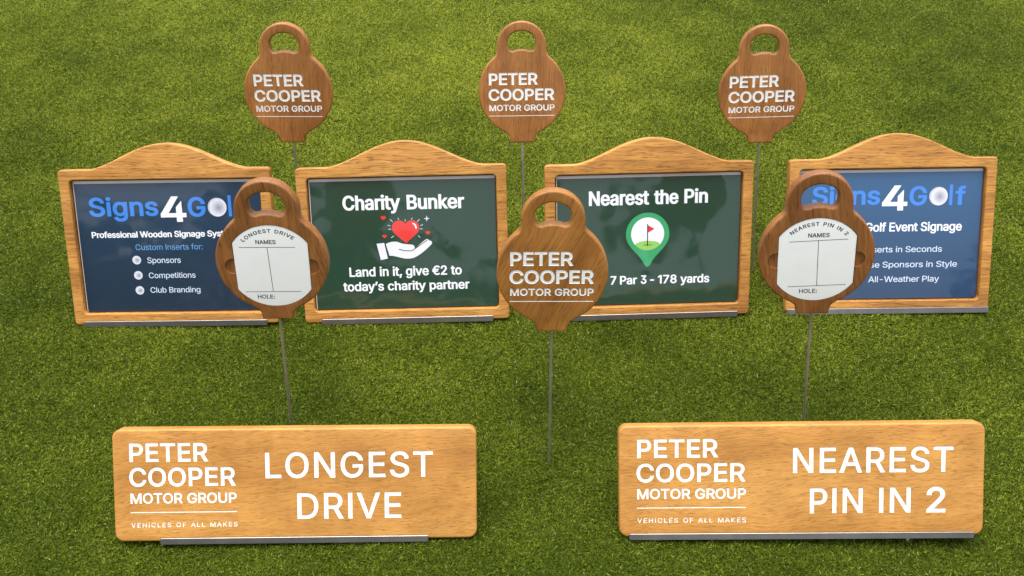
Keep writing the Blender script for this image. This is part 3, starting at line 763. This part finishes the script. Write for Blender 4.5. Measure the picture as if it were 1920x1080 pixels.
sg, four, glf = logo(None)
def bullet(y):
    return circle(-58.8, y, 7.0, 40)
signs_navy = [[PAPER], sg + glf, four, [circle(77.8, 187.7, 14.9)],
              text('Professional Wooden Signage Systems', -126.5, 110, 141.0, 9.8, (0.5, 0.3), track=-0.02),
              text('Custom Inserts for:', -58.5, 49.3, 120.6, 9.2, (0.03, 0.0), track=-0.03),
              text('Sponsors', -41.8, 12.1, 99.2, 9.2, (0.08, 0.04), track=-0.03) + text('Competitions', -41.8, 33.6, 74.6, 9.0, (0.08, 0.04), track=-0.03) + text('Club Branding', -41.5, 39.3, 50.6, 9.0, (0.08, 0.04), track=-0.03),
              [bullet(104.5), bullet(79.6), bullet(54.8)]]
framed_sign('arched oak framed sign with dark navy golf signage insert and three ball bullets', (-0.5415, 1.1011), (-0.0091, 0.4534, 0.0187),
            signs_navy, [NAVY, SKY_INK, WHITE_INK, BALL_A, WHITE_INK, DIM_INK, PALE_INK, BALL_A], (-150, 146.5))

signs_event = [[PAPER], sg + glf, four, [circle(77.8, 187.7, 14.9)],
               text('Golf Event Signage', -38.4, 118.4, 131.2, 14.6, (0.52, 0.36), track=-0.02),
               text('Inserts in Seconds', -36.5, 88.2, 97.0, 9.6, (0.08, 0.04), track=-0.03) + text('Showcase Sponsors in Style', -85, 114.3, 72.0, 9.6, (0.08, 0.04), track=-0.03) + text('All-Weather Play', -29.4, 86.3, 47.8, 9.6, (0.08, 0.04), track=-0.03)]
framed_sign('arched oak framed sign with sky-lightened blue event signage insert, rightmost of its row', (0.6169, 1.1327), (-0.0141, 0.5174, 0.0219),
            signs_event, [BLUE_SKYLIT, SKY_INK, WHITE_INK, BALL_A, WHITE_INK, PALE_INK], (-164.5, 165.5))

rays = [((-21.5, 165.4), (-17.3, 161.2)), ((-8.7, 167.3), (-7.3, 164.1)), ((2.8, 164.9), (2.7, 161.6)), ((14.3, 166.8), (12.3, 163.7)), ((25.9, 164.6), (21.6, 160.7)),
        ((30.8, 155.7), (26.6, 154.2)), ((-25.6, 156.0), (-21.2, 154.7)), ((-24.7, 149.6), (-20.5, 149.6)), ((-21.1, 135.3), (-16.8, 138.4)), ((25.6, 135.0), (22.3, 138.2)), ((25.7, 148.9), (29.8, 148.9))]
star = np.array([(math.cos(k * math.pi / 4) * (5.0 if k % 2 == 0 else 1.5) + 37.3, math.sin(k * math.pi / 4) * (5.0 if k % 2 == 0 else 1.5) + 165.3) for k in range(8)])
cuff = np.array([(-44.9, 126.3), (-39.2, 99.9), (-28.0, 101.9), (-32.6, 127.6)])
hand = path((-30.0, 125.6), ((-24, 129), (-17, 130), (-11, 128.6)), ((-4, 125), (4, 124.4), (10, 124.0)), ((15.5, 123.6), (17.5, 119.5), (15, 116.2)),
            ((22, 121), (28, 127.5), (34.0, 131.4)), ((37, 133.2), (40, 131), (39.4, 129.6)), ((42.5, 130.2), (45.5, 127.5), (43.6, 124.2)),
            ((34, 114.5), (26, 108.5), (18.5, 104.4)), ((10, 99.6), (0, 100.6), (-9, 103.6)), ((-15, 105.4), (-20, 106.4), (-25.2, 106.6)), n=8)
creases = [stroke((-9.6, 116.8), (-1, 114.2), 1.4), stroke((-1.4, 114.2), (11.5, 113.6), 1.4), stroke((11.0, 113.4), (15.8, 116.6), 1.4), stroke((15.4, 116.2), (36.8, 130.6), 1.2)]
glint = path((14.5, 158.8), ((18.5, 158.6), (21.0, 155.0), (20.6, 149.8)), ((20.2, 149.0), (18.8, 149.2), (18.4, 150.4)), ((18.2, 154.0), (16.5, 156.6), (14.2, 157.2)), ((13.4, 157.8), (13.6, 158.8), (14.5, 158.8)))
charity = [[PAPER],
           text('Charity', -95.6, -4.2, 181.0, 23.4, (1.15, 0.75), track=0.0) + text('Bunker', 6.4, 98.0, 180.6, 23.2, (1.15, 0.75), track=0.0),
           [stroke(a, b, 0.95) for a, b in rays] + [star],
           [heart(2.8, 151.0, 44)], [glint],
           [heart(-32.0, 168.8, 8.2), heart(-31.6, 138.8, 7.0), heart(38.0, 143.0, 7.2)],
           [cuff, hand], creases,
           text('Land in it, give €2 to', -91.2, 90.3, 73.2, 15.4, (0.66, 0.42), track=0.0) + text('today’s charity partner', -102.5, 102.1, 49.4, 15.0, (0.66, 0.42), track=0.0)]
framed_sign('arched oak framed sign with dark green charity insert showing red heart over hand', (-0.1697, 1.1091), (0.0091, 0.4615, 0.018),
            charity, [GREEN, WHITE_INK, PALE_INK, RED_INK, WHITE_INK, RED_INK, HAND_INK, GREEN, WHITE_INK], (-138.5, 139.5))

pin = path((-0.7, 81.7), ((3, 83), (5, 87), (7, 91)), ((16, 106), (34.5, 116), (34.5, 135)), ((34.5, 154.5), (18.8, 170.2), (-0.6, 170.2)), ((-20, 170.2), (-35.7, 154.5), (-35.7, 135)),
           ((-35.7, 116), (-17, 106), (-8.4, 91)), ((-6.4, 87), (-4.4, 83), (-0.7, 81.7)), n=14)
wc = circle(-0.6, 135.7, 26.7, 72)
def hill():
    lo = [p for p in wc if p[1] < 120.2]
    lo.sort(key=lambda p: p[0])
    top = [(x, 119.5 + 5.2 * (1 - (x / 22.0) ** 2)) for x in np.linspace(lo[-1][0], lo[0][0], 14)[1:-1]]
    return np.array([tuple(p) for p in lo] + top)
nearest = [[PAPER],
           text('Nearest', -95.4, 1.1, 183.2, 23.3, (1.15, 0.75), track=0.0) + text('the', 9.0, 48.2, 183.4, 23.0, (1.15, 0.75), track=0.0) + text('Pin', 57.6, 95.6, 183.8, 23.0, (1.15, 0.75), track=0.0),
           [pin], [wc], [hill()], [circle(-0.4, 117.6, 8.0, 32, 1.8)],
           [rect(-1.6, 116.2, 0.1, 151.6)], [np.array([(0.1, 137.6), (10.6, 143.8), (0.1, 149.6)])],
           text('7', -60.4, -50.8, 53.6, 14.2, (0.66, 0.42), track=0.0) + text('Par', -45.0, -17.1, 53.4, 14.2, (0.66, 0.42), track=0.0) + text('3', -10.9, -1.6, 53.6, 14.2, (0.66, 0.42), track=0.0) + text('-', 4.2, 11.0, 53.4, 14.2, (0.66, 0.42), track=0.0)
           + text('178', 17.0, 47.8, 53.3, 14.2, (0.66, 0.42), track=0.0) + text('yards', 54.0, 101.4, 53.2, 14.2, (0.66, 0.42), track=0.0)]
framed_sign('arched oak framed sign with dark green insert showing flag in map pin', (0.2222, 1.1192), (0.0356, 0.4482, 0.0061),
            nearest, [GREEN, WHITE_INK, PIN_INK, WHITE_INK, HILL_INK, HOLE_INK, POLE_INK, FLAG_INK, WHITE_INK], (-139, 147.2))

# ------------------------------------------------------------------ long name boards
def company(x0, x1, xm):
    return (text('PETER', x0 + 1, x1, 101.2, 23.4, (0.70, 0.65), track=0.02) + text('COOPER', x0, xm, 70.2, 23.6, (0.70, 0.65), track=0.02)
            + text('MOTOR GROUP', x0 + 0.6, xm + 1.0, 48.6, 13.2, (0.40, 0.42))
            + [rect(x0, 36.6, xm + 1, 37.7)] + text('VEHICLES OF ALL MAKES', x0 + 0.6, xm + 1.2, 18.2, 5.9, (0.09, 0.09), track=0.2))
BOARD_T = 19.0
def name_board(label, xy, lift, ang, letters, rail_x, spikes):
    t = thing('name_board', label, 'sign', (xy[0], xy[1], lift), pose(*ang), 'long wooden name boards at the front')
    bm, pk = slab(rect(-225, 0, 225, 141.5, 11, 10), [], BOARD_T, 2.6, 1.8, letters, 0.6)
    link('board', bm, IROKO, t, 32)
    head = pk.copy()                       # the sponsor's block and the headline are two pieces
    bmesh.ops.delete(pk, geom=[f for f in pk.faces if f.calc_center_median().x > -0.055], context='FACES')
    bmesh.ops.delete(head, geom=[f for f in head.faces if f.calc_center_median().x <= -0.055], context='FACES')
    link('sponsor_lettering', pk, WHITE, t)
    link('headline_lettering', head, WHITE, t)
    link('base_rail', rail(rail_x[0], rail_x[1], -1.0, 5.0, BOARD_T), RAIL, t)
    for x in spikes:
        bm = bmesh.new(); rod(bm, x, -14.0, -90, -2.6, 2.6, 14)
        link('ground_spike', bm, STEEL, t, 40)
    return t

name_board('long golden wooden board engraved LONGEST DRIVE in white', (-0.269, 0.6834), 0.007, (0.0318, 0.5954, -0.0154),
           company(-205, -107.7, -74.6)
           + text('LONGEST', -37.4, 170.6, 79.2, 32.4, (0.62, 0.5), track=0.07) + text('DRIVE', 1.2, 130.6, 27.0, 32.8, (0.62, 0.5), track=0.07),
           (-168.5, 164), (-90, 89))
name_board('long golden wooden board engraved NEAREST PIN IN 2 in white', (0.3601, 0.6857), 0.012, (-0.0395, 0.5907, 0.0404),
           company(-203, -102.0, -68.2)
           + text('NEAREST', -9.3, 186.5, 80.4, 31.8, (0.62, 0.5), track=0.07) + text('PIN', 11.8, 76.7, 29.0, 31.8, (0.62, 0.5), track=0.07) + text('IN', 97.0, 135.5, 29.2, 31.8, (0.62, 0.5), track=0.07) + text('2', 155.0, 178.0, 29.1, 32.2, (0.95, 0.7)),
           (-213, 213), (-142, 138))

# ------------------------------------------------------------------ round tee markers on rods
RD = 68.7
def paddle_outline():
    hwid, hc = 38.8, 68.6
    pts = []
    a1 = math.degrees(math.asin(57.2 / RD))
    def arc(cx, cy, r, a, b, n):
        return [(cx + r * math.cos(math.radians(a + (b - a) * k / n)), cy + r * math.sin(math.radians(a + (b - a) * k / n))) for k in range(n + 1)]
    right = [(19.4, -80.1), (19.8, -75.5), (20.4, -72.0), (21.6, -69.0), (23.4, -66.6), (25.8, -64.8)]
    a0 = math.degrees(math.atan2(-62.2, 29.2))
    ac = math.degrees(math.atan2(54.0, 42.4))
    right += arc(0, 0, RD, a0, ac, 40)
    right += [(40.9, 56.0), (39.8, 58.0), (39.1, 60.4), (38.8, 63.5)]
    right += arc(0, hc, hwid, 0, 90, 24)
    left = [(-x, y) for x, y in right[::-1][1:]]
    return np.array(right + left)
def grip_hole():
    top = [(21.8 * math.cos(t), 76.2 + 16.6 * math.sin(t)) for t in np.linspace(0, math.pi, 30)]
    right = [(2, 65.0), (8, 64.4), (12, 63.0), (15, 62.4), (18, 63.2), (20.3, 65.4), (21.6, 69.0), (21.9, 73.0)]
    left = [(-x, y) for x, y in right[::-1]]
    return np.array(right + top[0:] + left + [(0, 65.1)])
PADDLE_T = 17.0
def sponsor():
    return (text('PETER', -52.0, 24.9, 11.3, 18.6, (0.85, 0.75)) + text('COOPER', -53.0, 50.9, -12.9, 18.4, (0.85, 0.75))
            + text('MOTOR GROUP', -52.3, 51.4, -29.2, 9.8, (0.38, 0.36)) + [rect(-52.9, -37.6, 51.2, -36.5)])

def marker(label, centre, ang, length, wood_mat, plate=None):
    M = pose(*ang)
    down = M @ Vector((0, -1, 0))
    base = Vector(centre) + down * (centre[2] / -down.z)
    Lc = (Vector(centre) - base).length / MM
    t = thing('round_marker', label, 'tee marker', base, M, 'round wooden markers on metal rods')
    def up(l):
        return l + np.array([0, Lc])
    outline, hole = up(paddle_outline()), up(grip_hole())
    if plate is None:
        bm, pk = slab(outline, [hole], PADDLE_T, 2.6, 2.2, [up(l) for l in sponsor()], 0.5)
        link('paddle', bm, wood_mat, t, 32)
        link('lettering', pk, WHITE, t)
    else:
        def shape(r, c):
            a = math.degrees(math.acos(c / r))
            pts = [(r * math.cos(math.radians(v)), -5.2 + r * math.sin(math.radians(v))) for v in np.linspace(a, 180 - a, 30)]
            pts += [(r * math.cos(math.radians(v)), -5.2 + r * math.sin(math.radians(v))) for v in np.linspace(180 + a, 360 - a, 30)]
            return up(np.array(pts))
        bm, pk = slab(outline, [hole], PADDLE_T, 2.6, 2.2, [shape(56.1, 46.2), up(circle(47.3, -5.0, 10.6, 40)), up(circle(-47.3, -5.0, 10.6, 40))], 3.6)
        # pocket walls and floor belong to the paddle itself
        for f in list(pk.faces):
            try:
                bm.faces.new([bm.verts.new(v.co) for v in f.verts])
            except ValueError:
                pass
        pk.free()
        link('paddle', bm, wood_mat, t, 32)
        pb, _ = slab(shape(55.4, 45.5), [], 2.8, 0.3, 0.3)
        for v in pb.verts:
            v.co.z -= 0.4 * MM
        pl = link('score_plate', pb, PLATE, t, 32)
        bm = bmesh.new()
        V, F, lab = planar([[up(l) for l in plate]])
        vv = [bm.verts.new((x * MM, y * MM, -0.36 * MM)) for x, y in V]
        for f, k in zip(F, lab):
            if k == 0:
                bm.faces.new([vv[i] for i in f])
        link('lettering', bm, INK, pl)
    bm = bmesh.new(); rod(bm, 0, -PADDLE_T / 2, -70, Lc - 76, 1.9, 12)
    link('rod', bm, STEEL, t, 40)
    return t

def score(title, a0, a1, nx, l1, v, l2, hx):
    return (arc_text(title, 0.0, -5.2, 45.6, a0, a1, 5.0, (0.22, 0.2)) + text('NAMES', nx[0], nx[1], 25.3, 5.5, (0.22, 0.2))
            + [stroke(*l1, 0.75), stroke(*v, 0.75), stroke(*l2, 0.75)] + text('HOLE:', hx[0], hx[1], -50.3, 5.7, (0.2, 0.18)))

marker('round dark wooden marker with white LONGEST DRIVE name plate', (-0.2967, 0.8872, 0.2872), (0.0413, 0.1864, -0.0299), 0, TEAK_DARK,
       score('LONGEST DRIVE', -44, 38, (-17.2, 7.3), ((-38.4, 20.6), (30.2, 21.2)), ((-3.9, 21.0), (-2.2, -40.2)), ((-36.4, -40.7), (32.7, -40.0)), (-22.3, -1.1)))
marker('round golden brown marker with white sponsor lettering, standing low at the centre', (0.0498, 0.8736, 0.28), (-0.0071, 0.228, 0.0067), 0, TEAK_GOLD)
marker('round dark wooden marker with white NEAREST PIN IN 2 name plate', (0.3738, 0.8865, 0.2976), (-0.1313, 0.204, 0.111), 0, TEAK_DARK,
       score('NEAREST PIN IN 2', -42, 46, (-11.4, 13.8), ((-33.5, 19.9), (35.7, 22.0)), ((1.3, 21.0), (2.7, -40.2)), ((-32.2, -41.2), (37.2, -39.2)), (-18.0, 3.6)))
marker('round russet marker with white lettering standing behind, leftmost of the back three', (-0.3537, 1.3009, 0.3125), (0.0471, 0.2277, -0.0232), 0, TEAK)
marker('round russet marker with white lettering, middle of the back three', (0.0158, 1.301, 0.3147), (-0.0133, 0.3291, 0.0199), 0, TEAK)
marker('round russet marker with white lettering, rightmost of the back three', (0.4028, 1.324, 0.2998), (-0.1256, 0.2624, 0.0882), 0, TEAK)
